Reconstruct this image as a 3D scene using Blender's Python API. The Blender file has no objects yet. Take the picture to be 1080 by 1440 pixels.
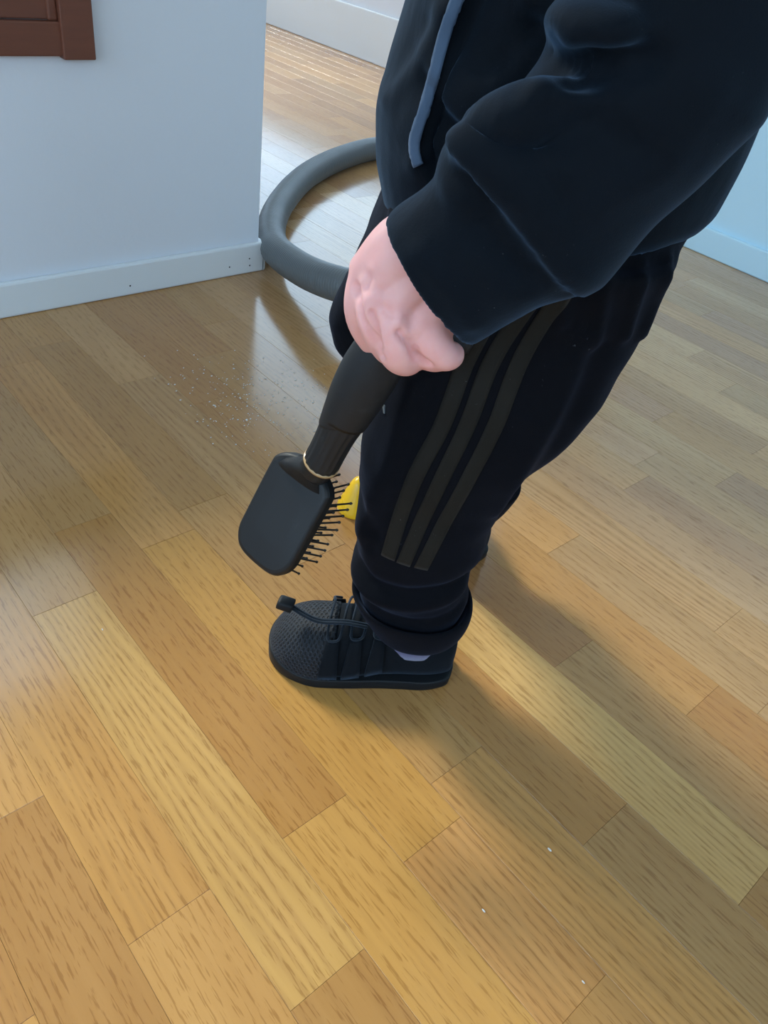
import bpy, bmesh, math, random
import numpy as np
from mathutils import Vector, Matrix
from mathutils.bvhtree import BVHTree

S = bpy.context.scene
COL = S.collection
H = 0.64                      # height of the phone above the floor, metres

# ------------------------------------------------------------------ camera
cam = bpy.data.objects.new('camera', bpy.data.cameras.new('camera'))
COL.objects.link(cam)
cam.data.sensor_fit = 'VERTICAL'
cam.data.sensor_height = 36.0
cam.data.lens = 1093.27 / 1440.0 * 36.0
cam.data.clip_start = 0.01
RIGHT = Vector((0.75093662, -0.64615877, 0.13628294))
DOWN = Vector((-0.33303282, -0.54875932, -0.76678051))
FWD = Vector((0.57024849, 0.53041687, -0.62727554))
cam.matrix_world = Matrix(((RIGHT.x, -DOWN.x, -FWD.x, 0), (RIGHT.y, -DOWN.y, -FWD.y, 0),
                           (RIGHT.z, -DOWN.z, -FWD.z, H), (0, 0, 0, 1)))
S.camera = cam

# ------------------------------------------------------------------ sky, windows' daylight, exposure
SKY = (0.55, 0.75, 1.0)
SKY_STRENGTH = 2.4
world = bpy.data.worlds.new('overcast_sky'); S.world = world
world.use_nodes = True
bg = world.node_tree.nodes['Background']
_t = world.node_tree
_tc = _t.nodes.new('ShaderNodeTexCoord'); _sp = _t.nodes.new('ShaderNodeSeparateXYZ'); _rp = _t.nodes.new('ShaderNodeValToRGB')
_t.links.new(_tc.outputs['Generated'], _sp.inputs[0]); _t.links.new(_sp.outputs[2], _rp.inputs[0]); _t.links.new(_rp.outputs[0], bg.inputs['Color'])
_rp.color_ramp.elements[0].position = 0.0; _rp.color_ramp.elements[0].color = (.20, .22, .20, 1)      # land below the horizon
_rp.color_ramp.elements[1].position = .03; _rp.color_ramp.elements[1].color = (*SKY, 1)
bg.inputs['Strength'].default_value = SKY_STRENGTH


def portal(name, loc, direction, sx, sy):
    """guides the sky's light through a window opening; gives no light of its own"""
    d = bpy.data.lights.new(name, 'AREA'); d.shape = 'RECTANGLE'; d.size = sx; d.size_y = sy
    d.cycles.is_portal = True
    o = bpy.data.objects.new(name, d); COL.objects.link(o)
    o.location = loc
    o.rotation_euler = Vector(direction).to_track_quat('-Z', 'Y').to_euler()
    return o


W1 = (-.75, 0.68, 0.98, 1.92)         # x0,x1,z0,z1  window beyond the half-height wall (y = 1.95)
W2 = (1.68, 4.50, 0.50, 2.30)           # y0,y1,z0,z1  hall window (x = 2.58)
W3 = (-1.6, .9, .85, 2.1)              # x0,x1,z0,z1  unseen window added for front fill, behind the photographer (y = -1.9)
W5 = (1.0, 2.4, .55, 2.25)              # x0,x1,z0,z1  unseen window added to brighten the hall floor, at its far end (y = 5)
W4 = (-1.75, 1.15, .35, 2.3)             # y0,y1,z0,z1  unseen side window added to brighten the right wall (x = -2.2)
WL = 1.261                              # y of the left (half-height) wall's face
HW = 0.52                               # its height
WF = 1.95                               # y of the outer wall beyond it
portal('daylight_left', ((W1[0]+W1[1])/2, WF+.13, (W1[2]+W1[3])/2), (0, -1, 0), W1[1]-W1[0]+.1, W1[3]-W1[2]+.1)
portal('daylight_hall', (2.73, (W2[0]+W2[1])/2, (W2[2]+W2[3])/2), (-1, 0, 0), W2[1]-W2[0]+.1, W2[3]-W2[2]+.1)
portal('fill_daylight_rear', ((W3[0]+W3[1])/2, -2.03, (W3[2]+W3[3])/2), (0, 1, 0), W3[1]-W3[0]+.1, W3[3]-W3[2]+.1)

portal('fill_daylight_side', (-2.33, (W4[0]+W4[1])/2, (W4[2]+W4[3])/2), (1, 0, 0), W4[1]-W4[0]+.1, W4[3]-W4[2]+.1)
portal('fill_daylight_far', ((W5[0]+W5[1])/2, 5.13, (W5[2]+W5[3])/2), (0, -1, 0), W5[1]-W5[0]+.1, W5[3]-W5[2]+.1)
sun = bpy.data.objects.new('veiled_sun', bpy.data.lights.new('veiled_sun', 'SUN')); COL.objects.link(sun)
sun.data.energy = 2.1; sun.data.angle = math.radians(13); sun.data.color = (1, .95, .86)
SUN_AZ, SUN_EL = math.radians(95), math.radians(38)
sun.rotation_euler = Vector((math.cos(SUN_AZ)*math.cos(SUN_EL), math.sin(SUN_AZ)*math.cos(SUN_EL), math.sin(SUN_EL))).to_track_quat('Z', 'Y').to_euler()

S.view_settings.view_transform = 'Standard'
S.view_settings.look = 'None'
S.view_settings.gamma = 1.0
S.view_settings.use_curve_mapping = False
S.view_settings.exposure = 1.0
S.cycles.use_denoising = True
S.cycles.max_bounces = 10
S.cycles.diffuse_bounces = 6
S.cycles.transparent_max_bounces = 12
S.cycles.sample_clamp_indirect = 8.0

rng = random.Random(7)

# ------------------------------------------------------------------ materials


class N:
    """small helper round a node tree"""
    def __init__(self, name):
        self.m = bpy.data.materials.new(name); self.m.use_nodes = True
        self.t = self.m.node_tree; self.t.nodes.clear()
        self.out = self.new('ShaderNodeOutputMaterial')

    def new(self, kind, **kw):
        n = self.t.nodes.new(kind)
        for k, v in kw.items():
            if hasattr(n, k) and k not in n.inputs: setattr(n, k, v)
            else: n.inputs[k].default_value = v
        return n

    def link(self, a, b): self.t.links.new(a, b)

    def mapping(self, vec, scale):
        n = self.new('ShaderNodeMapping'); n.inputs['Scale'].default_value = scale
        self.link(vec, n.inputs['Vector']); return n.outputs['Vector']

    def noise(self, vec, scale, detail=3, rough=.5, dist=0.0):
        n = self.new('ShaderNodeTexNoise'); n.inputs['Scale'].default_value = scale
        n.inputs['Detail'].default_value = detail; n.inputs['Roughness'].default_value = rough
        n.inputs['Distortion'].default_value = dist
        self.link(vec, n.inputs['Vector']); return n.outputs['Fac']

    def ramp(self, fac, stops):
        n = self.new('ShaderNodeValToRGB')
        el = n.color_ramp.elements
        while len(el) < len(stops): el.new(.5)
        for e, (p, c) in zip(el, stops):
            e.position = p; e.color = (*c, 1) if len(c) == 3 else c
        self.link(fac, n.inputs['Fac']); return n.outputs['Color']

    def mix(self, fac, a, b, mode='MIX'):
        n = self.new('ShaderNodeMix'); n.data_type = 'RGBA'; n.blend_type = mode
        for sock, v in ((n.inputs[0], fac), (n.inputs[6], a), (n.inputs[7], b)):
            if hasattr(v, 'links') or isinstance(v, bpy.types.NodeSocket): self.link(v, sock)
            elif isinstance(v, (int, float)): sock.default_value = v
            else: sock.default_value = (*v, 1)
        return n.outputs[2]

    def math(self, op, a, b=0.0):
        n = self.new('ShaderNodeMath'); n.operation = op
        for sock, v in ((n.inputs[0], a), (n.inputs[1], b)):
            if isinstance(v, bpy.types.NodeSocket): self.link(v, sock)
            else: sock.default_value = v
        return n.outputs[0]

    def bump(self, height, strength, distance=.001, normal=None):
        n = self.new('ShaderNodeBump'); n.inputs['Strength'].default_value = strength
        n.inputs['Distance'].default_value = distance
        self.link(height, n.inputs['Height'])
        if normal is not None: self.link(normal, n.inputs['Normal'])
        return n.outputs['Normal']

    def bsdf(self, **kw):
        b = self.new('ShaderNodeBsdfPrincipled')
        for k, v in kw.items():
            s = b.inputs[k]
            if isinstance(v, bpy.types.NodeSocket): self.link(v, s)
            elif isinstance(v, (int, float)): s.default_value = v
            else: s.default_value = (*v, 1) if len(s.default_value) == 4 else v
        self.link(b.outputs[0], self.out.inputs[0]); return b


def mat_paint(name, col, rough=.6, bump=.15, scale=120):
    n = N(name); c = n.new('ShaderNodeTexCoord').outputs['Object']
    f = n.noise(c, scale, 4); g = n.noise(c, 2.5, 2)
    colr = n.mix(n.math('MULTIPLY', g, .18), col, tuple(x*.86 for x in col))
    n.bsdf(**{'Base Color': colr, 'Roughness': rough, 'Normal': n.bump(f, bump, .002)})
    return n.m


def mat_plastic(name, col, rough=.4, bump=.1, scale=300, spec=.5, dust=0.0):
    n = N(name); c = n.new('ShaderNodeTexCoord').outputs['Object']
    f = n.noise(c, scale, 4)
    base = col
    if dust:
        d = n.ramp(n.noise(c, 60, 6, .75), [(.58, (0, 0, 0)), (.75, (1, 1, 1))])
        base = n.mix(n.math('MULTIPLY', d, dust), col, (.25, .27, .30))
    r = n.math('ADD', n.math('MULTIPLY', n.noise(c, 25, 4), .25), rough-.12)
    n.bsdf(**{'Base Color': base, 'Roughness': r, 'Specular IOR Level': spec, 'Normal': n.bump(f, bump, .0006)})
    return n.m


def mat_fabric(name, col, rough=.85, sheen=.3, tint=(.45, .62, .9), bump=.25, lint=0.0):
    n = N(name); c = n.new('ShaderNodeTexCoord').outputs['Object']
    f = n.noise(c, 900, 3, .7); g = n.noise(c, 22, 3, .55, .6)
    base = n.mix(g, tuple(x*.75 for x in col), tuple(x*1.3 for x in col))
    if lint:
        d = n.ramp(n.noise(c, 420, 2, .6), [(.72, (0, 0, 0)), (.8, (1, 1, 1))])
        p = n.ramp(n.noise(c, 14, 3, .6), [(.5, (0, 0, 0)), (.66, (1, 1, 1))])
        base = n.mix(n.math('MULTIPLY', n.math('MULTIPLY', d, p), lint), base, (.25, .28, .32))
    n1 = n.bump(g, .25, .004); n2 = n.bump(f, bump, .0008, n1)
    n.bsdf(**{'Base Color': base, 'Roughness': rough, 'Sheen Weight': sheen, 'Sheen Roughness': .45,
              'Sheen Tint': tint, 'Specular IOR Level': .08, 'Normal': n2})
    return n.m


def mat_oak():
    """varnished oak: board tone from the object's own colour, grain along y, pores as fine dark dashes"""
    n = N('varnished_oak')
    pos = n.new('ShaderNodeNewGeometry').outputs['Position']
    info = n.new('ShaderNodeObjectInfo')
    rnd = info.outputs['Random']
    off = n.new('ShaderNodeCombineXYZ')
    n.link(n.math('MULTIPLY', rnd, 37.0), off.inputs[0]); n.link(n.math('MULTIPLY', rnd, 91.0), off.inputs[1])
    n.link(n.math('MULTIPLY', rnd, 53.0), off.inputs[2])
    add = n.new('ShaderNodeVectorMath'); add.operation = 'ADD'
    n.link(pos, add.inputs[0]); n.link(off.outputs[0], add.inputs[1]); v = add.outputs[0]
    # growth bands, wandering a little along the board
    v_wide = n.mapping(v, (1.0, .10, 1.0))
    wander = n.noise(v_wide, 14, 2, .5)
    sep = n.new('ShaderNodeSeparateXYZ'); n.link(v, sep.inputs[0])
    ph = n.math('ADD', n.math('MULTIPLY', sep.outputs[0], 115.0), n.math('MULTIPLY', wander, 9.0))
    band = n.math('ADD', n.math('MULTIPLY', n.math('SINE', n.math('MULTIPLY', ph, 6.2832)), .5), .5)
    streak = n.noise(n.mapping(v, (1, .05, 1)), 160, 4, .6)
    broad = n.noise(n.mapping(v, (1, .18, 1)), 22, 3, .5)
    # pores: short dashes, mostly in the early wood
    pore = n.noise(n.mapping(v, (1, .07, 1)), 720, 2, .5)
    pm = n.math('ADD', pore, n.math('MULTIPLY', band, .16))
    pmask = n.ramp(pm, [(.66, (0, 0, 0)), (.74, (1, 1, 1))])
    # how strongly this board shows its bands
    amt = n.math('MULTIPLY', n.math('FRACT', n.math('MULTIPLY', rnd, 7.13)), 1.0)
    tone = info.outputs['Color']
    c1 = n.mix(n.math('MULTIPLY', n.math('MULTIPLY', band, amt), .38), tone, (.36, .19, .072), 'MIX')
    c2 = n.mix(n.math('MULTIPLY', streak, .40), c1, n.mix(1.0, c1, (.62, .52, .42), 'MULTIPLY'))
    c3 = n.mix(n.ramp(broad, [(.35, (.35, .35, .35)), (.7, (0, 0, 0))]), c2, n.mix(1.0, c2, (.72, .62, .5), 'MULTIPLY'))
    c4 = n.mix(n.math('MULTIPLY', pmask, .42), c3, n.mix(1.0, c3, (.42, .30, .18), 'MULTIPLY'))
    # worn varnish
    wear = n.noise(pos, 6.0, 5, .65)
    dust = n.ramp(n.noise(pos, 160, 3, .7), [(.6, (0, 0, 0)), (.72, (1, 1, 1))])
    r = n.math('ADD', n.math('ADD', n.math('MULTIPLY', wear, .10), .10), n.math('MULTIPLY', dust, .05))
    b1 = n.bump(pmask, -.22, .0004)
    b2 = n.bump(streak, .06, .0006, b1)
    b3 = n.bump(n.noise(pos, 9.0, 2), .05, .004, b2)
    n.bsdf(**{'Base Color': c4, 'Roughness': r, 'Specular IOR Level': .5, 'IOR': 1.5, 'Normal': b3, 'Sheen Weight': .08, 'Sheen Roughness': .38, 'Sheen Tint': (.9, .93, 1)})
    return n.m


def mat_red_wood():
    n = N('red_brown_wood'); c = n.new('ShaderNodeTexCoord').outputs['Object']
    g = n.noise(n.mapping(c, (.12, 1, 1)), 90, 4, .6)
    col = n.mix(g, (.185, .062, .034), (.125, .043, .026))
    n.bsdf(**{'Base Color': col, 'Roughness': .45, 'Normal': n.bump(g, .08, .0006)})
    return n.m


def mat_glass():
    n = N('window_glass')
    tr = n.new('ShaderNodeBsdfTransparent'); tr.inputs['Color'].default_value = (.96, .98, .97, 1)
    gl = n.new('ShaderNodeBsdfGlossy'); gl.inputs['Roughness'].default_value = .02
    lw = n.new('ShaderNodeLayerWeight'); lw.inputs['Blend'].default_value = .5
    fr = n.math('ADD', n.math('MULTIPLY', n.math('POWER', lw.outputs['Facing'], 4.0), .4), .035)
    mx = n.new('ShaderNodeMixShader')
    n.link(fr, mx.inputs[0]); n.link(tr.outputs[0], mx.inputs[1]); n.link(gl.outputs[0], mx.inputs[2])
    n.link(mx.outputs[0], n.out.inputs[0]); return n.m


def mat_skin():
    n = N('skin'); c = n.new('ShaderNodeTexCoord').outputs['Object']
    g = n.noise(c, 60, 3, .6); f = n.noise(c, 900, 2)
    col = n.mix(g, (.86, .50, .47), (.76, .35, .33))
    n.bsdf(**{'Base Color': col, 'Roughness': .5, 'Subsurface Weight': .25, 'Subsurface Radius': (.012, .005, .003),
              'Subsurface Scale': .5, 'Specular IOR Level': .35, 'Normal': n.bump(f, .06, .0004)})
    return n.m


def mat_mesh_upper():
    """knitted shoe upper: rows of small oval holes"""
    n = N('shoe_mesh_fabric'); c = n.new('ShaderNodeTexCoord').outputs['Object']
    vo = n.new('ShaderNodeTexVoronoi'); vo.voronoi_dimensions = '2D'; vo.inputs['Scale'].default_value = 300; vo.inputs['Randomness'].default_value = .08
    mp = n.new('ShaderNodeMapping'); mp.inputs['Rotation'].default_value = (0, 0, math.radians(45))
    n.link(n.new('ShaderNodeTexCoord').outputs['UV'], mp.inputs['Vector']); n.link(mp.outputs[0], vo.inputs['Vector'])
    d = vo.outputs['Distance']
    hole = n.ramp(d, [(.25, (0, 0, 0)), (.42, (1, 1, 1))])
    col = n.mix(hole, (.0012, .0015, .002), (.0085, .0115, .016))
    n.bsdf(**{'Base Color': col, 'Roughness': .7, 'Sheen Weight': .1, 'Sheen Tint': (.5, .65, .9), 'Specular IOR Level': .3, 'Normal': n.bump(hole, 1.0, .0022)})
    return n.m


M = dict(
    oak=mat_oak(),
    wall=mat_paint('white_wall_paint', (.73, .75, .80)),
    trim=mat_paint('white_trim_paint', (.74, .77, .79), .4, .05, 60),
    bluewall=mat_paint('pale_blue_wall_paint', (.60, .84, .96)),
    ceiling=mat_paint('ceiling_paint', (.78, .78, .76)),
    redwood=mat_red_wood(), glass=mat_glass(), skin=mat_skin(),
    jacket=mat_fabric('navy_black_jacket_fabric', (.0028, .0046, .0075), .8, .15, (.35, .6, .95), .2, .25),
    trousers=mat_fabric('black_trouser_fabric', (.0022, .0026, .0042), .85, .06, (.35, .5, .9), .25, .3),
    stripe=mat_fabric('dark_grey_stripe_print', (.0125, .012, .0105), .6, .05, (.8, .8, .8), .1, .8),
    piping=mat_fabric('blue_grey_piping', (.062, .095, .15), .6, .25, (.6, .75, 1), .2),
    sock=mat_fabric('lilac_sock_knit', (.10, .10, .19), .9, .3, (.8, .8, 1), .3),
    shoemesh=mat_mesh_upper(),
    shoefab=mat_fabric('black_shoe_fabric', (.0042, .0058, .008), .75, .1, (.4, .6, .9), .3),
    rubber=mat_plastic('black_sole_rubber', (.006, .008, .0105), .55, .15, 300, .25),
    cord=mat_fabric('black_elastic_cord', (.008, .012, .017), .6, .25, (.5, .7, 1), .3),
    brush=mat_plastic('matt_black_plastic', (.0105, .011, .012), .42, .06, 400, .28, .06),
    grip=mat_plastic('soft_black_rubber_grip', (.0115, .013, .015), .5, .08, 500, .3, .06),
    bristle=mat_plastic('black_nylon_bristle', (.006, .006, .006), .4),
    ring=mat_plastic('tan_ring', (.42, .26, .12), .35),
    hose=mat_plastic('grey_hose_plastic', (.118, .130, .135), .42, .05),
    yellow=mat_plastic('yellow_plastic', (.80, .47, .015), .3),
    dust=mat_plastic('pale_dust', (.72, .70, .66), .7),
    logo=mat_plastic('grey_print', (.16, .19, .21), .5),
    hair=mat_fabric('brown_hair', (.06, .035, .02), .6, .2, (1, .8, .6), .6),
    eyewhite=mat_plastic('eye', (.6, .6, .6), .2),
)

# ------------------------------------------------------------------ mesh helpers


def link(name, me, m=None, parent=None, smooth=False):
    o = bpy.data.objects.new(name, me); COL.objects.link(o)
    if m is not None and not me.materials: me.materials.append(m)
    if parent is not None: o.parent = parent
    if smooth:
        me.polygons.foreach_set('use_smooth', [True]*len(me.polygons))
    return o


def mesh(name, vf):
    me = bpy.data.meshes.new(name); v, f = vf
    me.from_pydata([tuple(map(float, p)) for p in v], [], f); me.validate(); me.update()
    bm = bmesh.new(); bm.from_mesh(me); bmesh.ops.recalc_face_normals(bm, faces=bm.faces); bm.to_mesh(me); bm.free()
    return me


def join_vf(*parts):
    V, F, k = [], [], 0
    for v, f in parts:
        V += [tuple(p) for p in v]; F += [tuple(i+k for i in q) for q in f]; k += len(v)
    return V, F


def box(x0, x1, y0, y1, z0, z1):
    v = [(x, y, z) for x in (x0, x1) for y in (y0, y1) for z in (z0, z1)]
    return v, [(0, 1, 3, 2), (4, 6, 7, 5), (0, 4, 5, 1), (2, 3, 7, 6), (0, 2, 6, 4), (1, 5, 7, 3)]


def loft(rings, cap0=True, cap1=True):
    n = len(rings[0]); V = [tuple(p) for r in rings for p in r]; F = []
    for i in range(len(rings)-1):
        for j in range(n):
            k = (j+1) % n
            F.append((i*n+j, i*n+k, (i+1)*n+k, (i+1)*n+j))
    if cap0: F.append(tuple(range(n))[::-1])
    if cap1: F.append(tuple((len(rings)-1)*n+j for j in range(n)))
    return V, F


def ring_z(f0, f1, lc, b, z, n=40, p=2.3, tilt=0.0):
    """horizontal ring: from f1 (rear) to f0 (front), half-width b at lateral lc; tilt lifts the front"""
    c, a = (f0+f1)/2, (f0-f1)/2; out = []
    for j in range(n):
        t = 2*math.pi*j/n; ct, st = math.cos(t), math.sin(t)
        x = math.copysign(abs(ct)**(2/p), ct)*a; y = math.copysign(abs(st)**(2/p), st)*b
        out.append((c+x, lc+y, z+tilt*x))
    return out


def ring_t(c, axis, a, b, up=(0, 0, 1), n=32, p=2.0):
    c = Vector(c); w = Vector(axis).normalized(); u = Vector(up); u = (u-w*u.dot(w)).normalized(); s = w.cross(u)
    out = []
    for j in range(n):
        t = 2*math.pi*j/n; ct, st = math.cos(t), math.sin(t)
        out.append(tuple(c+u*math.copysign(abs(ct)**(2/p), ct)*a+s*math.copysign(abs(st)**(2/p), st)*b))
    return out


def catmull(P, k=8):
    P = [Vector(p) for p in P]; out = []
    for i in range(len(P)-1):
        p0, p1, p2, p3 = P[max(i-1, 0)], P[i], P[i+1], P[min(i+2, len(P)-1)]
        for s in range(k):
            t = s/k
            out.append(.5*((2*p1)+(p2-p0)*t+(2*p0-5*p1+4*p2-p3)*t*t+(3*p1-p0-3*p2+p3)*t**3))
    out.append(P[-1]); return out


def tube(P, r, n=10, k=6, up=(0.3, .2, 1), round_ends=True, ratio=1.0):
    """round tube along a smoothed path; r a number or one radius per control point"""
    if not hasattr(r, '__len__'): r = [r]*len(P)
    pts = catmull([(*p, q) if False else p for p, q in zip(P, r)], k)
    rr = [c.x for c in catmull([(q, 0, 0) for q in r], k)]
    ax = [(pts[min(i+1, len(pts)-1)]-pts[max(i-1, 0)]).normalized() for i in range(len(pts))]
    u = Vector(up); u = u-ax[0]*u.dot(ax[0])
    if u.length < .2: u = Vector((.2, 1, .1)); u = u-ax[0]*u.dot(ax[0])
    rings = []
    for p, a, q in zip(pts, ax, rr):
        u = (u-a*u.dot(a)).normalized(); rings.append((p, a, q, u.copy()))
    out = []
    if round_ends:
        p, a, q, w = rings[0]
        out += [ring_t(p-a*q*math.cos(t), a, q*math.sin(t), q*math.sin(t)*ratio, w, n) for t in (.12, .5, 1.0)]
    out += [ring_t(p, a, q, q*ratio, w, n) for p, a, q, w in rings]
    if round_ends:
        p, a, q, w = rings[-1]
        out += [ring_t(p+a*q*math.cos(t), a, q*math.sin(t), q*math.sin(t)*ratio, w, n) for t in (1.0, .5, .12)]
    return loft(out)


def ball(c, rx, ry, rz, n=20, m=12):
    rings = [[(c[0]+rx*math.sin(a)*math.cos(2*math.pi*j/n), c[1]+ry*math.sin(a)*math.sin(2*math.pi*j/n), c[2]-rz*math.cos(a)) for j in range(n)]
             for a in [math.pi*(i+.15)/(m-.7) for i in range(m)]]
    return loft(rings)


def fuse(name, parts, voxel, smooth=4, factor=.5):
    """several closed shapes -> one continuous surface"""
    me = mesh(name+'_raw', join_vf(*parts)); o = bpy.data.objects.new(name+'_raw', me); COL.objects.link(o)
    md = o.modifiers.new('r', 'REMESH'); md.mode = 'VOXEL'; md.voxel_size = voxel; md.use_smooth_shade = True
    if smooth:
        sm = o.modifiers.new('s', 'SMOOTH'); sm.factor = factor; sm.iterations = smooth
    dg = bpy.context.evaluated_depsgraph_get()
    out = bpy.data.meshes.new_from_object(o.evaluated_get(dg)); out.name = name
    bpy.data.objects.remove(o); bpy.data.meshes.remove(me)
    return out


def get_vn(me):
    n = len(me.vertices); v = np.empty(n*3); me.vertices.foreach_get('co', v)
    nn = np.empty(n*3); me.vertex_normals.foreach_get('vector', nn)
    return v.reshape(-1, 3), nn.reshape(-1, 3)


def set_v(me, v):
    me.vertices.foreach_set('co', v.reshape(-1)); me.update()


def seg_dist(P, poly):
    """distance of 2-D points to a polyline, signed (left of travel positive)"""
    best = np.full(len(P), 1e9); sgn = np.ones(len(P))
    for a, b in zip(poly[:-1], poly[1:]):
        a, b = np.array(a), np.array(b); d = b-a; L = (d@d)
        t = np.clip(((P-a)@d)/L, 0, 1); q = a+t[:, None]*d; e = P-q; ds = np.hypot(e[:, 0], e[:, 1])
        cr = d[0]*e[:, 1]-d[1]*e[:, 0]
        m = ds < best; best[m] = ds[m]; sgn[m] = np.sign(cr[m])
    return best, sgn


def folds(me, ridges, side=1.0):
    """cloth folds on the +l side: (polyline in (f, z), height, width, one_sided)"""
    v, n = get_vn(me); P = v[:, [0, 2]]; w = np.clip(n[:, 1]*side*1.6+.25, 0, 1); disp = np.zeros(len(v))
    for poly, h, wd, one in ridges:
        d, s = seg_dist(P, poly)
        e = np.exp(-(d/wd)**2)
        if one: e = np.where(s*one > 0, e, -.9*np.exp(-(d/(wd*.55))**2)*(d/(wd*.4)).clip(0, 1))
        disp += h*e
    v = v+n*(disp*w)[:, None]; set_v(me, v)


def ripple(me, amp, freqs, seed):
    r = np.random.default_rng(seed); v, n = get_vn(me); d = np.zeros(len(v))
    for f in freqs:
        for _ in range(3):
            k = r.normal(size=3); k *= f/np.linalg.norm(k); d += np.sin(v@k*6.283+r.uniform(0, 6.28))/(f/freqs[0])
    set_v(me, v+n*(d*amp/3)[:, None])


def smooth_co(me, it=2, f=.5):
    bm = bmesh.new(); bm.from_mesh(me)
    for _ in range(it): bmesh.ops.smooth_vert(bm, verts=bm.verts, factor=f, use_axis_x=True, use_axis_y=True, use_axis_z=True)
    bm.to_mesh(me); bm.free()


def struct(o): o['kind'] = 'structure'; return o


def tag(o, label, cat, group=None):
    o['label'] = label; o['category'] = cat
    if group: o['group'] = group
    return o


def bvh(me):
    return BVHTree.FromPolygons([v.co[:] for v in me.vertices], [p.vertices[:] for p in me.polygons])


def ribbon_on(tree, poly, width, lift, thick, steps=10, start=.6, ymax=9.0):
    """a band lying on the +l side of a surface, following a polyline in (f, z)"""
    pts = catmull([(p[0], 0, p[1]) for p in poly], steps)
    rows = []
    for i, p in enumerate(pts):
        t = (pts[min(i+1, len(pts)-1)]-pts[max(i-1, 0)]).normalized(); s = Vector((t.z, 0, -t.x))
        row = []
        for q in (-.5, -.25, 0, .25, .5):
            c = p+s*q*width
            hit = tree.ray_cast(Vector((c.x, start, c.z)), Vector((0, -1, 0)))
            if hit[0] is None or hit[0].y > ymax: row.append(None); continue
            row.append((hit[0], hit[1] if hit[1].y > 0 else -hit[1]))
        if all(row): rows.append(row)
    V, F = [], []
    for row in rows:
        for lo in (lift, lift-thick):
            for h, nr in row: V.append(tuple(h+nr*lo))
    for i in range(len(rows)-1):
        a, b = i*10, (i+1)*10
        for j in range(4):
            F.append((a+j, a+j+1, b+j+1, b+j)); F.append((a+5+j, b+5+j, b+6+j, a+6+j))
        F.append((a, b, b+5, a+5)); F.append((a+4, a+9, b+9, b+4))
    F.append((0, 5, 6, 7, 8, 9, 4, 3, 2, 1)); e = (len(rows)-1)*10
    F.append((e, e+1, e+2, e+3, e+4, e+9, e+8, e+7, e+6, e+5))
    return V, F


# ------------------------------------------------------------------ the room
X0, X1, Y0, Y1, ZC = -2.2, 2.58, -1.9, 5.0, 2.42
RW = 2.0                                     # right wall's face
floor = struct(link('floor', mesh('floor', join_vf(box(X0-.1, X1+.2, Y0-.15, WF+.1, -.05, -.0125), box(.75, X1+.2, WF+.1, Y1+.1, -.05, -.0125))), mat_paint('subfloor', (.10, .06, .03))))
struct(link('ceiling', mesh('ceiling', join_vf(box(X0-.1, X1+.2, Y0-.15, WF+.14, ZC, ZC+.08), box(.742, X1+.2, WF+.14, Y1+.1, ZC, ZC+.08))), M['ceiling']))


def wall_y(name, x0, x1, y0, y1, hole=None, m='wall'):
    if hole is None: return struct(link(name, mesh(name, box(x0, x1, y0, y1, -.04, ZC)), M[m]))
    a, b, c, d = hole
    return struct(link(name, mesh(name, join_vf(box(x0, a, y0, y1, -.04, ZC), box(b, x1, y0, y1, -.04, ZC), box(a, b, y0, y1, -.04, c), box(a, b, y0, y1, d, ZC))), M[m]))


def wall_x(name, x0, x1, y0, y1, hole=None, m='wall'):
    if hole is None: return struct(link(name, mesh(name, box(x0, x1, y0, y1, -.04, ZC)), M[m]))
    a, b, c, d = hole
    return struct(link(name, mesh(name, join_vf(box(x0, x1, y0, a, -.04, ZC), box(x0, x1, b, y1, -.04, ZC), box(x0, x1, a, b, -.04, c), box(x0, x1, a, b, d, ZC))), M[m]))


struct(link('wall_left', mesh('wall_left', box(X0, .862, WL, WL+.14, -.04, HW)), M['wall']))
struct(link('trim_1', mesh('trim_1', box(X0, .875, WL-.012, WL+.152, HW, HW+.022)), M['trim']))
wall_y('wall_outer', X0, .862, WF, WF+.14, W1)
wall_x('wall_hall', .742, .862, WF+.14, Y1)
wall_x('wall_back', X1, X1+.14, .88, Y1, W2)
wall_y('wall_far', .742, X1+.14, Y1, Y1+.1, W5)
wall_x('wall_right', RW, RW+.12, Y0, .99, None, 'bluewall')
wall_y('wall_recess', RW+.12, X1+.14, .88, .99)
wall_y('wall_front', X0-.1, RW+.12, Y0-.12, Y0, W3)
wall_x('wall_side', X0-.1, X0, Y0, WF+.14, W4)


def skirting(name, pts_box, pins=(), m='trim'):
    o = struct(link(name, mesh(name, pts_box), M[m]))
    bv = o.modifiers.new('edge', 'BEVEL'); bv.width = .004; bv.segments = 2; bv.limit_method = 'ANGLE'
    for p in pins:
        link('nail_hole', mesh('nail_hole', ball(p, .0016, .0008, .0016, 8, 6)), M['brush'], o)
    return o


skirting('baseboard_left', box(X0, .872, WL-.012, WL, 0, .058), [(.835, WL-.012, .030), (.836, WL-.012, .016), (.585, WL-.012, .018), (.79, WL-.012, .020)])
skirting('baseboard_hall', join_vf(box(.862, .874, WL-.012, WL+.14, 0, .058), box(.862, .874, WF+.14, Y1, 0, .058)))
skirting('baseboard_back', box(X1-.012, X1, .99, Y1, 0, .19))
skirting('baseboard_right', box(RW-.012, RW, Y0, .99, 0, .066), (), 'bluewall')


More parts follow.
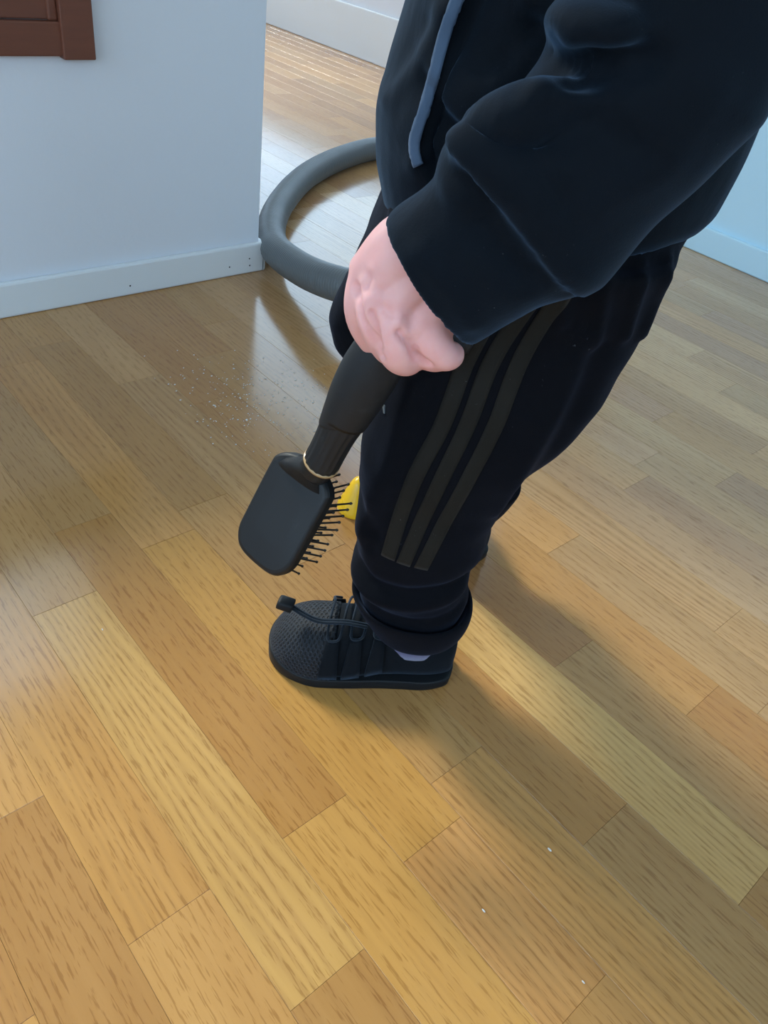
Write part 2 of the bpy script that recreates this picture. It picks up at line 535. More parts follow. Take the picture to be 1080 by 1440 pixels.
def window(name, axis, face, a0, a1, z0, z1, depth, fw, m, bars=0, rail=.72):
    """framed window in a wall: root sill, then jamb, head, sash rails and the pane"""
    def bx(p0, p1, d0, d1, q0, q1):
        return box(p0, p1, min(face+d0*depth, face+d1*depth), max(face+d0*depth, face+d1*depth), q0, q1) if axis == 'y' else \
            box(min(face+d0*depth, face+d1*depth), max(face+d0*depth, face+d1*depth), p0, p1, q0, q1)

    def part(nm, vf, mm, par):
        o = link(nm, mesh(nm, vf), mm, par)
        if mm is not M['glass']:
            bv = o.modifiers.new('edge', 'BEVEL'); bv.width = .0022; bv.segments = 2
        return o
    root = struct(part(name, bx(a0-fw-.2*fw, a1+.1*fw, -.10, .5, z0-fw*(rail+.83), z0-fw*rail), m, None))
    for p in ((a0-fw, a0+.006), (a1-.006, a1+fw)):
        part('jamb', bx(p[0], p[1], -.16, .55, z0-fw*(rail+.90), z1+fw), m, root)
    part('head', bx(a0, a1, -.1, .5, z1-.004, z1+fw), m, root)
    sash = part('sash', bx(a0, a1, .12, .45, z0-fw*rail, z0), m, root)
    part('pane', bx(a0, a1, .26, .30, z0, z1), M['glass'], sash)
    for i in range(bars):
        q = a0+(a1-a0)*(i+1)/(bars+1); part('mullion', bx(q-.02, q+.02, .1, .45, z0, z1), m, root)
    return root


window('window_1', 'y', WF, W1[0], W1[1], W1[2], W1[3], .12, .06, M['trim'], 0)
window('window_2', 'x', X1, W2[0], W2[1], W2[2], W2[3], .12, .06, M['trim'], 0)
window('added_window_4', 'x', X0, W4[0], W4[1], W4[2], W4[3], -.12, .06, M['trim'], 1)
window('added_window_5', 'y', Y1, W5[0], W5[1], W5[2], W5[3], .10, .06, M['trim'], 0)
window('added_window_3', 'y', Y0, W3[0], W3[1], W3[2], W3[3], -.12, .06, M['trim'], 1)

# ------------------------------------------------------------------ red-brown wooden hatch in the half wall
def make_hatch():
    def part(nm, b, par, w=.002):
        o = link(nm, mesh(nm, box(*b)), M['redwood'], par); bv = o.modifiers.new('edge', 'BEVEL'); bv.width = w; bv.segments = 2; return o
    y = WL
    root = part('wooden_hatch', (-.20, .512, y-.013, y+.004, .3785, .4215), None)          # bottom rail of the frame
    part('side_frame', (.508, .556, y-.017, y+.004, .3745, .512), root)
    part('side_frame', (-.248, -.20, y-.017, y+.004, .3745, .512), root)
    part('top_frame', (-.20, .508, y-.013, y+.004, .490, .512), root)
    d = part('door', (-.198, .506, y-.006, y+.004, .4225, .489), root)
    part('raised_panel', (-.150, .462, y-.010, y-.004, .452, .478), d, .004)
    part('inner_bead', (.494, .508, y-.010, y, .4215, .490), root, .003)
    tag(root, 'red-brown wooden framed hatch on the white wall above the baseboard', 'hatch')


make_hatch()

# ------------------------------------------------------------------ oak strips of the floor
LANE0, LW = .1498, .0700
known = {0: [.605, .144], 1: [.716, .254], 2: [.639, .176, .012], 3: [.216, .678], -1: [.2544, .716], 4: [.090, .52],
         5: [-.028, .42], 6: [.238], 7: [.112], 11: [.394]}
TONES = [(0.519, 0.286, 0.098), (0.490, 0.264, 0.090), (0.549, 0.308, 0.113), (0.461, 0.242, 0.082), (0.510, 0.295, 0.117), (0.534, 0.286, 0.094), (0.441, 0.229, 0.078), (0.490, 0.282, 0.109)]
PALE_GLOSS = [(.70, .47, .265), (.64, .43, .265), (.76, .53, .30), (.60, .395, .255), (.68, .44, .23)]
SPECIAL = {(0, .144): (0.570, 0.338, 0.112), (1, .254): (0.450, 0.232, 0.071), (1, -.3): (0.550, 0.304, 0.090), (2, .176): (0.530, 0.285, 0.079), (2, .012): (0.540, 0.280, 0.095),
           (3, -.3): (0.490, 0.275, 0.099), (5, -.028): (0.620, 0.386, 0.142), (4, .090): (0.450, 0.236, 0.079), (6, .238): (0.430, 0.217, 0.082), (-1, -.3): (0.530, 0.285, 0.090)}
boards = []
k = int((X0-LANE0)//LW)
while LANE0+k*LW < X1:
    xa, xb = max(LANE0+k*LW, X0), min(LANE0+(k+1)*LW, X1)
    js = sorted(known.get(k, []))
    if not js: js = [rng.uniform(.0, .46)]
    lo, hi = js[0], js[-1]
    while lo > Y0: lo -= rng.choice((.30, .38, .462, .462, .52)); js.insert(0, lo)
    yend = WF if xb < .80 else Y1
    while hi < yend: hi += rng.choice((.30, .38, .462, .462, .52)); js.append(hi)
    js = [min(max(y, Y0), yend) for y in js]
    for a, b in zip(js[:-1], js[1:]):
        if b-a < .02: continue
        tone = rng.choice(TONES); s = rng.uniform(.9, 1.1)
        if k > 7:                                   # paler board tones here: partly their own, partly painted for the daylight gloss
            q = .62*min(1.0, (k-7)/4.0)*(1 if a < 1.3 else .2); pale = rng.choice(PALE_GLOSS); tone = tuple(c*(1-q)+p*q for c, p in zip(tone, pale))
        tone = tuple(c*s for c in tone)
        for (kk, yy), t in SPECIAL.items():
            if kk == k and (abs(a-yy) < .004 or (yy == -.3 and b == js[js.index(b)] and abs(b-known[k][-1 if len(known[k]) == 1 else 1]) < .004)): tone = t
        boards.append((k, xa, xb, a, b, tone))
    k += 1


def board_vf(w, l, h=.0125, g=.00008, c=.00028):
    """one strip: a box with eased top edges, origin at the middle of its top"""
    v = []
    for z, i in ((-h, g), (-c, g), (0, g+c)):
        v += [(-w/2+i, -l/2+i, z), (w/2-i, -l/2+i, z), (w/2-i, l/2-i, z), (-w/2+i, l/2-i, z)]
    f = [(3, 2, 1, 0), (8, 9, 10, 11)]
    for r in (0, 4):
        for j in range(4): f.append((r+j, r+(j+1) % 4, r+4+(j+1) % 4, r+4+j))
    return v, f


def size_seen(b):
    """rough size of a board in the view, for choosing which boards become parts"""
    _, xa, xb, ya, yb, _ = b; inside = 0
    for sx in (0, .5, 1):
        for sy in np.linspace(0, 1, 7):
            d = Vector((xa+(xb-xa)*sx, ya+(yb-ya)*sy, -H)); z = d.dot(FWD)
            if z < .05: continue
            px, py = 540+1093*d.dot(RIGHT)/z, 720+1093*d.dot(DOWN)/z
            if -60 < px < 1140 and -60 < py < 1500: inside += (xb-xa)*(yb-ya)*H/(z**3)
    return inside


boards.sort(key=size_seen, reverse=True)
cache = {}
far = []
for i, (k, xa, xb, ya, yb, tone) in enumerate(boards):
    if i < 290 and size_seen(boards[i]) > 0:
        key = (round(xb-xa, 4), round(yb-ya, 4))
        if key not in cache:
            me = mesh('floor_board', board_vf(*key)); me.materials.append(M['oak']); cache[key] = me
        o = bpy.data.objects.new('floor_board', cache[key]); COL.objects.link(o); o.parent = floor
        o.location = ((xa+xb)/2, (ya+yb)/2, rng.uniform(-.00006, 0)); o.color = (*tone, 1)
    else:
        v, f = board_vf(xb-xa, yb-ya); far.append(([(p[0]+(xa+xb)/2, p[1]+(ya+yb)/2, p[2]) for p in v], f))
o = link('floor_boards_beyond_view', mesh('floor_boards_beyond_view', join_vf(*far)), M['oak'], floor)
o['kind'] = 'stuff'; o.color = (.51, .28, .098, 1)

# ------------------------------------------------------------------ vacuum hose
def make_hose():
    path = [(1.36, .86, .034), (1.22, .80, .07), (1.06, .79, .105), (.935, .81, .115), (.862, .88, .108), (.838, .995, .085), (.857, 1.12, .060),
            (.889, 1.241, .046), (.962, 1.360, .036), (1.080, 1.491, .032), (1.255, 1.635, .031), (1.452, 1.740, .031), (1.637, 1.79, .031),
            (1.80, 1.76, .031), (1.90, 1.64, .031), (1.92, 1.50, .031)]
    pts = catmull(path, 60)
    # even steps along the curve, every rib a shallow ring
    L = [0.0]
    for a, b in zip(pts[:-1], pts[1:]): L.append(L[-1]+(b-a).length)
    step = .0021; rings = []; i = 0; s = 0.0; idx = 0
    while s < L[-1]:
        while i < len(pts)-2 and L[i+1] < s: i += 1
        t = (s-L[i])/max(L[i+1]-L[i], 1e-9); p = pts[i].lerp(pts[i+1], t); ax = pts[min(i+4, len(pts)-1)]-pts[max(i-4, 0)]
        r = .0305 if idx % 3 else .0291
        rings.append(ring_t(p, ax, r, r, (0, 0, 1), 20)); s += step; idx += 1
    o = link('vacuum_hose', mesh('vacuum_hose', loft(rings)), M['hose'], smooth=True)
    tag(o, 'thick grey ribbed vacuum hose looping over the floor behind the standing child', 'hose')
    a = pts[0]; d = (pts[0]-pts[8]).normalized()
    c = link('cuff', mesh('cuff', loft([ring_t(a-d*.03, d, .033, .033, n=24), ring_t(a+d*.05, d, .033, .033, n=24), ring_t(a+d*.055, d, .030, .030, n=24)])), M['brush'], o, True)
    a = pts[-1]; d = (pts[-1]-pts[-9]).normalized()
    c = link('cuff', mesh('cuff', loft([ring_t(a-d*.03, d, .033, .033, n=24), ring_t(a+d*.05, d, .033, .033, n=24), ring_t(a+d*.055, d, .030, .030, n=24)])), M['brush'], o, True)


make_hose()

# ------------------------------------------------------------------ yellow thing behind the legs
def make_yellow():
    prof = [(.0235, 0), (.0255, .003), (.0245, .008), (.0195, .020), (.0145, .033), (.0105, .043), (.0075, .048), (.003, .0505), (.0003, .051)]
    rings = [[(r*math.cos(2*math.pi*j/28), r*math.sin(2*math.pi*j/28), z) for j in range(28)] for r, z in prof]
    o = link('toy_cone', mesh('toy_cone', loft(rings)), M['yellow'], smooth=True)
    o.location = (.554, .566, 0)
    tag(o, 'small yellow plastic toy on the floor behind the trouser leg', 'toy')


make_yellow()

# ------------------------------------------------------------------ the child (local axes: f forwards, l to its left, z up)
body = None


def capsule(P, r, n=14, k=5): return tube(P, r, n, k)


def make_body():
    P = []
    # trunk, neck, head
    P.append(loft([ring_z(f0, f1, -.025, b, z, 32) for f0, f1, b, z in
                   ((-.02, -.11, .045, .425), (.000, -.135, .072, .45), (.010, -.135, .078, .50), (.02, -.135, .08, .56), (.015, -.125, .080, .63),
                    (.000, -.115, .080, .69), (-.02, -.105, .066, .722), (-.03, -.095, .04, .75), (-.025, -.085, .032, .79))]))
    P.append(ball((-.045, -.025, .868), .083, .070, .088, 28, 18)); P.append(ball((-.012, -.025, .828), .055, .052, .05, 24, 14))
    P.append(capsule([(.036, -.025, .868), (.050, -.025, .846)], [.006, .010]))          # nose
    for s in (-1, 1):
        P.append(ball((-.05, -.025+s*.070, .858), .013, .008, .022, 14, 10))             # ears
        P.append(ball((.012, -.025+s*.034, .832), .022, .02, .02, 14, 10))              # cheeks
    P.append(capsule([(.036, -.038, .822), (.040, -.025, .821), (.036, -.012, .822)], [.0035, .005, .0035]))   # lips
    # left leg (weight bearing), right leg with the heel lifted
    P.append(capsule([(-.065, .028, .42), (-.05, .03, .34), (-.03, .026, .26), (-.045, .018, .15), (-.052, .012, .07), (-.05, .012, .035)], [.042, .036, .030, .029, .023, .023]))
    P.append(capsule([(-.060, .010, .030), (0, .014, .028), (.050, .015, .024)], [.018, .019, .014]))
    P.append(capsule([(-.06, -.075, .42), (-.025, -.108, .33), (-.02, -.120, .28), (-.078, -.154, .19), (-.094, -.166, .10), (-.104, -.180, .035)], [.042, .034, .029, .026, .023, .022]))
    P.append(capsule([(-.110, -.190, .029), (-.072, -.246, .028), (-.040, -.288, .024)], [.018, .019, .014]))
    # right arm hanging on the far side
    P.append(capsule([(-.07, -.125, .685), (-.085, -.165, .60), (-.07, -.17, .53), (-.03, -.165, .47)], [.027, .026, .024, .018]))
    P.append(capsule([(-.03, -.165, .47), (-.01, -.165, .445)], [.020, .020], 12))
    for i, dl in enumerate((-.018, -.006, .006, .018)):
        P.append(capsule([(-.008, -.165+dl, .440), (.002, -.163+dl, .418), (-.002, -.155+dl, .402-.003*(i in (1, 2)))], [.0072, .0066, .0058], 10))
    P.append(capsule([(-.005, -.148, .458), (.014, -.146, .440), (.018, -.15, .424)], [.0085, .0075, .0065], 10))
    # left arm: shoulder, elbow bent, forearm reaching forwards and down to the handle
    P.append(capsule([(-.07, .075, .685), (-.085, .105, .64), (-.088, .118, .59), (-.045, .117, .525), (-.004, .113, .484)], [.027, .026, .026, .025, .020]))
    # left hand: palm from four metacarpals, four bent fingers round the handle, thumb against it
    wr = (-.002, .113, .486)
    P.append(capsule([wr, (.020, .108, .480), (.0400, .104, .4600)], [.017, .0185, .0115]))
    P.append(capsule([wr, (.018, .112, .476), (.0330, .114, .4570)], [.017, .018, .0115]))
    P.append(capsule([wr, (.010, .112, .466), (.0215, .119, .4475)], [.017, .018, .0120]))
    P.append(capsule([wr, (-.004, .110, .458), (.0050, .117, .4390)], [.017, .0170, .0120]))
    P.append(capsule([(-.010, .106, .462), (-.012, .108, .440)], [.016, .0105]))
    P.append(ball((.010, .101, .462), .026, .017, .024))
    P.append(capsule([(.0405, .104, .4605), (.0434, .1080, .4420), (.0403, .1030, .4244), (.0319, .0930, .4071), (.0249, .0800, .3960)], [.0098, .0086, .0080, .0075, .0065]))
    P.append(capsule([(.0335, .1140, .4575), (.0348, .1200, .4415), (.0302, .1160, .4261), (.0231, .1050, .4102), (.0187, .0880, .3970)], [.0098, .0086, .0080, .0076, .0065]))
    P.append(capsule([(.0230, .1175, .4500), (.0190, .1220, .4325), (.0138, .1175, .4170), (.0073, .1040, .4060), (.0044, .0860, .4010)], [.0120, .0128, .0128, .0110, .0085]))
    P.append(capsule([(.0015, .1150, .4420), (-.0055, .1155, .4265), (-.0145, .1120, .4165), (-.0195, .1010, .4125), (-.0125, .0880, .4060)], [.0128, .0125, .0100, .0088, .0075]))
    P.append(capsule([(-.001, .111, .4225), (-.008, .107, .4140), (-.015, .104, .4125)], [.0130, .0118, .0098]))
    P.append(capsule([(.012, .088, .468), (.036, .078, .448), (.040, .070, .425), (.034, .066, .408)], [.012, .0105, .0088, .0075]))
    me = fuse('person', P, .0018, 7, .5)
    # creases between the fingers and dimples over the knuckles of the left hand
    v, n = get_vn(me); q = v[:, [0, 2]]
    on = np.clip(n[:, 1]*1.5+.2, 0, 1)*((v[:, 1] > .095) & (v[:, 0] > -.05) & (v[:, 2] > .385) & (v[:, 2] < .475)); d = np.zeros(len(v))
    for poly, h, w in (([(.0448, .4537), (.0385, .4392), (.0300, .4267), (.0242, .4167)], .0028, .0020), ([(.0330, .4440), (.0296, .4348), (.0265, .4247)], .0030, .0019),
                       ([(.0156, .4369), (.0076, .4290), (.0025, .4190), (-.0054, .4136)], .0034, .0021), ([(.0380, .4625), (.0392, .4565)], .0022, .0032), ([(.0265, .4485), (.0225, .4460)], .0020, .0034)):
        ds, _ = seg_dist(q, poly); d -= 1.35*h*np.exp(-(ds/w)**2)
    for (f_, z_), h, w in (((.0185, .4440), .0016, .0045), ((.0330, .4535), .0012, .004)):
        d += h*np.exp(-((q[:, 0]-f_)**2+(q[:, 1]-z_)**2)/w**2)
    set_v(me, v+n*(d*on)[:, None])
    return me


body = link('person', make_body(), M['skin'], smooth=True)
body.location = (.405, .375, 0); body.rotation_euler = (0, 0, math.radians(135))
tag(body, 'small child in black jacket and black tracksuit trousers holding a brush', 'person')
hair = fuse('hair', [ball((-.054, -.025, .882), .088, .078, .085, 28, 18), ball((-.09, -.025, .835), .05, .066, .06, 24, 14)], .005, 3)
v, n = get_vn(hair); keep = v.copy(); m_ = (v[:, 0] > -.005) & (v[:, 2] < .905); v[m_, 0] = -.02; set_v(hair, v)
link('hair', hair, M['hair'], body, True)
for s in (-1, 1):
    e = link('eye', mesh('eye', ball((.030, -.025+s*.030, .868), .008, .010, .008, 14, 10)), M['eyewhite'], body, True)
    link('iris', mesh('iris', ball((.0355, -.025+s*.030, .868), .003, .005, .005, 12, 8)), M['hair'], e, True)


# ---- trousers
def make_trousers():
    L = [(.035, -.160, .020, .080, .475), (.032, -.157, .024, .066, .44), (.026, -.152, .027, .062, .405), (.022, -.143, .029, .060, .362), (.028, -.126, .029, .057, .318),
         (.031, -.108, .028, .055, .285), (.029, -.094, .026, .052, .255), (.026, -.090, .024, .051, .228), (.024, -.090, .023, .051, .197), (.024, -.084, .021, .050, .165),
         (.025, -.082, .020, .049, .150), (.018, -.090, .018, .050, .132), (.012, -.088, .017, .047, .115), (.000, -.084, .016, .043, .098), (-.008, -.080, .015, .040, .085)]
    Rr = [(.040, -.150, -.070, .070, .475), (.052, -.150, -.085, .060, .42), (.063, -.140, -.098, .054, .385), (.073, -.130, -.108, .051, .35), (.078, -.126, -.117, .048, .32),
          (.072, -.124, -.124, .046, .292), (.054, -.124, -.130, .045, .268), (.018, -.124, -.140, .044, .23), (-.010, -.126, -.150, .043, .205), (-.028, -.130, -.156, .042, .185),
          (-.044, -.138, -.161, .042, .160), (-.052, -.144, -.163, .041, .140), (-.056, -.134, -.164, .039, .12), (-.062, -.128, -.165, .036, .10)]
    top = [(.050, -.130, -.025, .100, .43), (.045, -.165, -.025, .108, .455), (.035, -.172, -.025, .108, .49), (.02, -.165, -.025, .10, .53)]
    parts = [loft([ring_z(*q, p=2.3) for q in Q]) for Q in (L[::-1], Rr[::-1], top)]
    me = fuse('trousers', parts, .0034, 6, .5)
    ripple(me, .0016, [9, 17, 30], 3)
    folds(me, [([(-.0006, .372), (.0032, .3204), (.0110, .2572), (.0216, .2091)], 0.0047, .010, 0),
               ([(-.013, .372), (-.006, .318), (.001, .257), (.010, .205)], -0.0041, .006, 0),
               ([(-.1023, .4314), (-.1026, .3882), (-.0942, .3323), (-.0864, .2617)], 0.0030, .006, 0),
               ([(-.118, .42), (-.116, .375), (-.108, .32), (-.098, .262)], -0.0034, .008, 0),
               ([(.028, .178), (.005, .166), (-.03, .168), (-.08, .178)], -0.0061, .007, 0),
               ([(.024, .158), (.0, .150), (-.035, .150), (-.08, .160)], 0.0047, .008, 0),
               ([(.016, .138), (-.01, .130), (-.04, .128), (-.08, .135)], -0.0041, .006, 0),
               ([(.03, .300), (.022, .285), (.018, .262)], 0.0027, .009, 0), ([(.028, .248), (.016, .238), (.012, .222)], -0.0034, .007, 0),
               ([(-.075, .478), (-.085, .44)], 0.0041, .004, 0), ([(-.10, .478), (-.112, .425)], 0.0041, .0045, 0), ([(-.125, .478), (-.132, .43)], 0.0041, .004, 0),
               ([(-.145, .478), (-.148, .425)], 0.0041, .004, 0)])
    smooth_co(me, 1, .4)
    return me


tr_me = make_trousers()
trousers = link('trousers', tr_me, M['trousers'], body, True)
tree = bvh(tr_me)
for poly in ([(-.0520, .470), (-.0413, .4422), (-.0316, .4007), (-.0254, .3495), (-.0131, .2904), (-.0061, .2053)],
             [(-.0690, .475), (-.0587, .4452), (-.0477, .4035), (-.0420, .3525), (-.0319, .2941), (-.0194, .2032)],
             [(-.0830, .478), (-.0750, .4504), (-.0656, .4067), (-.0610, .3561), (-.0511, .2978), (-.0345, .2015)]):
    link('stripe', mesh('stripe', ribbon_on(tree, poly, .0118, .0007, .0012, 14)), M['stripe'], trousers, True)
# small three-sided mark printed near the front
mark = [(.0165, .3580), (.0193, .3500), (.0163, .3402)]
lg = [ribbon_on(tree, p, .0007, .0008, .0009, 6) for p in
      ([(.0160, .3610), (.0166, .3500)], [(.0166, .3500), (.0196, .3480)], [(.0196, .3480), (.0158, .3385)], [(.0158, .3385), (.0166, .3440)], [(.0172, .3480), (.0178, .3440)])]
lg = [q for q in lg if len(q[0]) > 10]
if lg: link('logo_mark', mesh('logo_mark', join_vf(*lg)), M['logo'], trousers)


def cuff_vf(rows, thick=.005, n=48):
    """turned-up band: outer face from rows (front f, rear f, lc, b, z front, z rear), then back down inside"""
    rings = []
    for f0, f1, lc, b, zf, zr in rows:
        r = ring_z(f0, f1, lc, b, 0, n, 2.2); c = (f0+f1)/2; a = (f0-f1)/2
        rings.append([(p[0], p[1], (zf+zr)/2+(zf-zr)/2*(p[0]-c)/a-.003*max(0, (p[1]-lc)/b)) for p in r])
    inner = [[((p[0]-cx)*s+cx, (p[1]-cy)*s+cy, p[2]+dz) for p in r] for r, s, dz in ((rings[-1], .93, .001), (rings[-2], .86, -.002), (rings[0], .84, .002))
             for cx, cy in [(sum(q[0] for q in r)/n, sum(q[1] for q in r)/n)]]
    rr = rings+inner; V, F = loft(rr, False, False); N_ = len(rr)-1
    for j in range(n): F.append((N_*n+j, N_*n+(j+1) % n, (j+1) % n, j))
    return V, F


def put_cuff(rows):
    me = mesh('cuff', cuff_vf(rows)); o = link('cuff', me, M['trousers'], trousers, True)
    sd = o.modifiers.new('s', 'SUBSURF'); sd.levels = 2; sd.render_levels = 2
    return o


put_cuff([(-.010, -.084, .017, .040, .077, .080), (-.003, -.092, .018, .046, .082, .083), (.006, -.098, .019, .050, .097, .097), (.016, -.099, .019, .053, .112, .112), (.022, -.097, .019, .0535, .124, .118)])
put_cuff([(-.066, -.126, -.166, .036, .082, .084), (-.060, -.132, -.166, .041, .087, .088), (-.054, -.143, -.166, .044, .100, .102), (-.048, -.151, -.165, .046, .118, .124), (-.045, -.1535, -.164, .046, .128, .134)])
sock = loft([ring_z(-.014, -.078, .0125, .0275, z, 32) for z in (.045, .06, .075, .09)])
link('sock', mesh('sock', sock), M['sock'], body, True)
link('sock', mesh('sock', loft([ring_z(-.066, -.126, -.168, .032, z, 32) for z in (.045, .06, .08, .105)])), M['sock'], body, True)


# ---- shoes
def make_shoe():
    """left shoe in its own axes: x forwards (heel -.098, toe .097), y to the left, z up, on the floor"""
    # outline of the sole: (x, outer y, inner y)
    st = [(-.098, .012, .002), (-.094, .027, -.012), (-.085, .034, -.020), (-.070, .0395, -.024), (-.045, .0425, -.025), (-.020, .046, -.024), (0, .050, -.024),
          (.020, .0535, -.026), (.043, .0560, -.029), (.060, .0535, -.030), (.075, .0475, -.028), (.086, .038, -.022), (.093, .027, -.013), (.0965, .012, .000)]
    out = [(x, y) for x, y, _ in st]+[(x, y) for x, _, y in st[::-1]]
    out = [(p.x, p.y) for p in catmull([(x, y, 0) for x, y in out+out[:1]], 4)[:-1]]
    c = (0.0, .013)

    def lay(s, z, d=0.0): return [(c[0]+(x-c[0])*s+(0.0 if abs(x) < .09 else 0), c[1]+(y-c[1])*s, z+max(0, (x-.06)/.037)*d) for x, y in out]
    sole = loft([lay(.97, .0005), lay(1.0, .003), lay(1.0, .008, .002), lay(1.004, .0115, .004), lay(.998, .0135, .006), lay(.97, .0138, .006)])
    root = link('shoe', mesh('sole', sole), M['rubber'], smooth=False)
    root.data.polygons.foreach_set('use_smooth', [True]*len(root.data.polygons))

    def top(x):
        return float(np.interp(x, [-.098, -.09, -.07, -.04, -.01, .01, .035, .055, .070, .083, .092, .0965], [.050, .060, .062, .064, .073, .072, .066, .060, .052, .041, .028, .016]))
    # upper: rings across the foot
    xs = [-.0965, -.094, -.088, -.078, -.062, -.045, -.028, -.012, .004, .018, .032, .045, .057, .068, .077, .084, .0895, .0935, .0955]
    rings = []
    for x in xs:
        yo = float(np.interp(x, [q[0] for q in st], [q[1] for q in st]))-.0015; yi = float(np.interp(x, [q[0] for q in st], [q[2] for q in st]))+.0015
        h = top(x); r = []
        n = 26
        for j in range(n):
            t = math.pi*j/(n-1); ct, s_ = math.cos(t), math.sin(t)
            y = (yo+yi)/2+math.copysign(abs(ct)**.78, ct)*(yo-yi)/2; z = .011+(h-.011)*s_**float(np.interp(x, [-.035, .015], [.38, .85]))
            r.append((x, y, z))
        rings.append(r)
    me = mesh('upper', loft(rings))
    up = link('upper', me, M['shoefab'], root, True)
    sd = up.modifiers.new('s', 'SUBSURF'); sd.levels = 1; sd.render_levels = 1

    def surf(x, t, lift):
        yo = float(np.interp(x, [q[0] for q in st], [q[1] for q in st]))-.0015; yi = float(np.interp(x, [q[0] for q in st], [q[2] for q in st]))+.0015
        h = top(x); ct, s_ = math.cos(t), math.sin(t)
        y = (yo+yi)/2+math.copysign(abs(ct)**.78, ct)*((yo-yi)/2+lift); z = .011+(h-.011+lift)*s_**float(np.interp(x, [-.035, .015], [.38, .85]))
        return Vector((x, y, z))
    # mesh toe piece over the front
    tr = []
    for x in np.linspace(.028, .0955, 16):
        tr.append([tuple(surf(float(x), math.pi*j/29, .0012)) for j in range(30)])
    tm = mesh('toe_mesh', loft(tr)); uv = tm.uv_layers.new(name='UVMap')
    for lp in tm.loops:
        p = tm.vertices[lp.vertex_index].co
        uv.data[lp.index].uv = (p.x, math.atan2(p.z-.006, p.y-.013)*.032)
    link('toe_mesh', tm, M['shoemesh'], up, True)
    # side straps with loops for the cord, both sides
    for side in (0, 1):
        for xa, xb in ((.036, .024), (.013, .002), (-.010, -.020)):
            vv, ff = [], []
            for i in range(9):
                t = (.08+.92*i/8*.92)
                for x in np.linspace(xa+.004*(1-i/8), xb-.003*(1-i/8), 4):
                    tt = t if side == 0 else math.pi-t
                    vv.append(tuple(surf(float(x), tt, .0028)))
            for i in range(8):
                for j in range(3): ff.append((i*4+j, i*4+j+1, (i+1)*4+j+1, (i+1)*4+j))
            o = link('side_strap', mesh('side_strap', (vv, ff)), M['shoefab'], up, True)
            so = o.modifiers.new('t', 'SOLIDIFY'); so.thickness = .0022; so.offset = 0
    # elastic cord laced from side to side
    a = 1.02
    lace = []
    for x in (.030, .0075, -.015):
        lace.append((surf(x+.006, a, .005), surf(x+.0035, a-.10, .005), surf(x-.004, a-.10, .005), surf(x-.007, a+.05, .006), surf(x-.009, math.pi/2, .0075), surf(x-.012, math.pi-a-.05, .006), surf(x-.016, math.pi-a+.08, .005)))
        lace.append((surf(x+.006, a, .005), surf(x+.006, math.pi/2-.2, .007), surf(x+.004, math.pi/2+.2, .007), surf(x+.005, math.pi-a-.1, .006), surf(x-.002, math.pi-a+.08, .005)))
    for P in lace: link('lace', mesh('lace', tube(P, .0013, 8, 5)), M['cord'], root, True)
    e = surf(.012, 1.25, .010)
    for d in (-.0016, .0016):
        link('lace', mesh('lace', tube([e+Vector((-.012, d, -.001)), e+Vector((.008, d, .0)), (.046, .030+d, .0720), (.062, .026+d, .0735), (.077, .021+d, .0775)], .0016, 8, 6)), M['cord'], root, True)
    cl = [ring_t((x, .0205, z), (.93, -.1, .25), .0058*s, .0072*s, (0, 0, 1), 20, 3.2) for x, z, s in ((.0735, .0768, .8), (.0745, .077, 1), (.0865, .0800, 1.0), (.0885, .0805, .92), (.0892, .0807, .6))]
    link('cord_lock', mesh('cord_lock', loft(cl)), M['rubber'], root, True)
    pt = loft([ring_z(-.086+.003, -.096, .007, .008, z, 14, 3) for z in (.035, .05, .062)])
    link('heel_tab', mesh('heel_tab', pt), M['shoefab'], root, True)
    return root


def copy_tree(o, parent):
    c = o.copy(); COL.objects.link(c); c.parent = parent
    for ch in list(o.children): copy_tree(ch, c)
    return c


shoe = make_shoe(); shoe.parent = body
right_shoe = copy_tree(shoe, body)
# the far foot is turned outwards, behind the near leg
right_shoe.scale = (1, -1, 1)
right_shoe.rotation_euler = (0, 0, math.radians(-52))
right_shoe.location = (-.062, -.240, 0)


